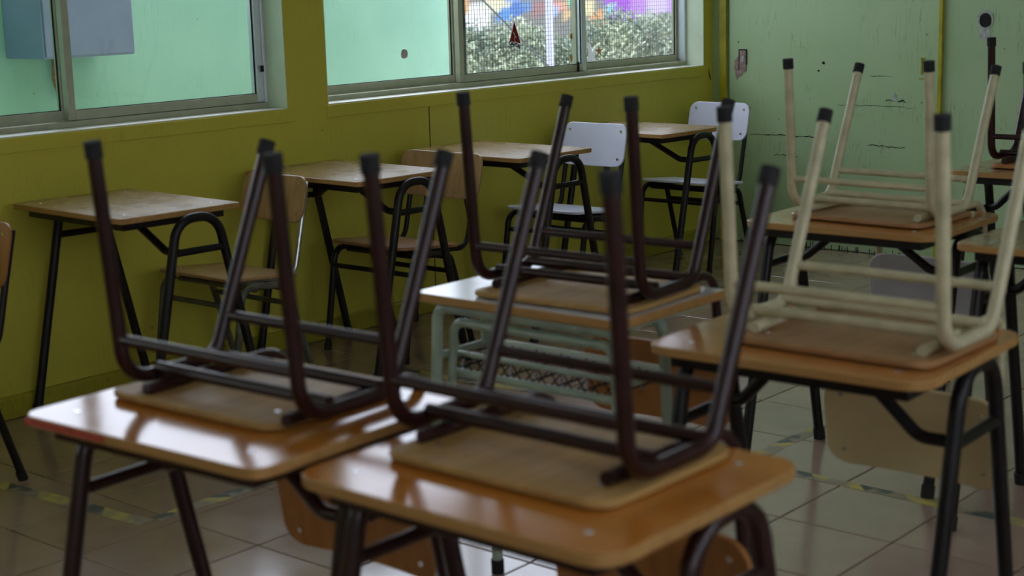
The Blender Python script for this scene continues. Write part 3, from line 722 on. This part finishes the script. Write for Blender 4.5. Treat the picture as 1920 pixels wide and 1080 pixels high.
# hedge
hd = Vector((fw.x, fw.y, 0)).normalized(); hr = Vector((hd.y, -hd.x, 0))
hc = Vector((CX, CY, 0))+hd*14.6+hr*.9
N = 60000
a = rng.uniform(-3.0, 3.2, N); b_ = rng.normal(0, .28, N); hh = .98+.08*np.sin(a*3.1)+.07*np.sin(a*7.7+1)+.05*rng.normal(size=N)
z = -.45+(hh+.45)*np.sqrt(rng.uniform(0, 1, N)); b_ *= np.clip((hh+.15-z)*1.6, .25, 1)
ctr = np.stack([hc.x+hr.x*a+hd.x*b_, hc.y+hr.y*a+hd.y*b_, z], 1)
u = rng.normal(size=(N, 3)); u /= np.linalg.norm(u, axis=1)[:, None]; v = np.cross(u, rng.normal(size=(N, 3))); v /= np.linalg.norm(v, axis=1)[:, None]
sz_ = rng.uniform(.014, .030, N)[:, None]
V = np.stack([ctr-u*sz_, ctr+v*sz_*.5, ctr+u*sz_, ctr-v*sz_*.5], 1).reshape(-1, 3)
F = np.arange(4*N).reshape(-1, 4)
me = bpy.data.meshes.new('hedge'); me.from_pydata(V.tolist(), [], F.tolist()); me.materials.append(M['leaf'])
o = link('hedge', me); tag(o, 'leafy hedge outside beyond the wire mesh', 'hedge', None, 'stuff')
# painted garden wall behind the hedge (flat abstract colour print)
nxm, nzm = 160, 60; LM, HM = 9.0, 3.2
mc = Vector((CX, CY, 0))+hd*17.0+hr*1.0
vs, fs = [], []
for j in range(nzm+1):
    for i in range(nxm+1):
        vs.append((LM*(i/nxm-.5), 0, -.45+HM*j/nzm))
for j in range(nzm):
    for i in range(nxm):
        q = j*(nxm+1)+i; fs.append((q, q+1, q+nxm+2, q+nxm+1))
me = bpy.data.meshes.new('mural_print'); me.from_pydata(vs, [], fs)
ca_ = me.color_attributes.new('print', 'FLOAT_COLOR', 'POINT')
blobs = []
def imgblob(px, py, rp, c):
    p = ray(px, py, 17.0); d = p-mc; blobs.append((d.dot(hr), p.z, rp*17.6/FPX, c))
for px, py, rp, c in [(868, 15, 14, (.8, .45, .2)), (895, 35, 26, (.95, .92, .85)), (930, 5, 22, (.9, .85, .55)), (945, 30, 14, (.15, .35, .75)), (972, 18, 13, (.12, .25, .6)), (990, 12, 10, (.2, .35, .6)), (1010, 15, 15, (.45, .25, .25)),
                      (1040, 20, 10, (.5, .6, .95)), (1050, 12, 12, (.85, .45, .3)), (1065, 25, 10, (.85, .6, .3)), (1072, 2, 10, (.1, .7, .4)), (1088, 18, 14, (.85, .7, .75)), (1105, 15, 12, (.95, .8, .45)), (1120, 30, 13, (.9, .45, .2)), (1132, 45, 8, (.9, .4, .2)),
                      (1165, 8, 34, (.45, .12, .75)), (1150, 15, 16, (.35, .65, .95)), (1195, 5, 26, (.6, .3, .85)), (1235, 5, 22, (.75, .6, .85)), (1265, 12, 20, (.6, .35, .8)), (1215, 35, 14, (.55, .6, .5)), (1160, -30, 40, (.5, .2, .75)), (1080, -30, 30, (.2, .6, .5)), (960, -30, 30, (.3, .4, .75)), (900, -30, 25, (.85, .6, .3))]: imgblob(px, py, rp, c)
cols = []
for (x, y_, z_) in vs:
    c = (.30, .29, .26)
    best = 1e9
    for bx_, bz_, br, bc in blobs:
        d_ = math.hypot(x-bx_, z_-bz_)/br
        if d_ < 1.0 and d_ < best: best = d_; c = bc
    cols += [c[0]*.6, c[1]*.6, c[2]*.6, 1]
ca_.data.foreach_set('color', cols)
m, t, b = nt('mural_paint'); at = t.nodes.new('ShaderNodeVertexColor'); at.layer_name = 'print'; t.links.new(at.outputs['Color'], b.inputs['Base Color']); b.inputs['Roughness'].default_value = .7
me.materials.append(m)
mr_ = empty('garden_wall', T(mc.x, mc.y, 0) @ RZ(math.atan2(hr.y, hr.x))); tag(mr_, 'wall with bright abstract mural far outside behind the hedge', 'wall')
link('mural_print', me, mr_)
boxobj('wall_body', (-LM/2, .004, -.45), (LM/2, .2, -.45+HM), M['post'], mr_)
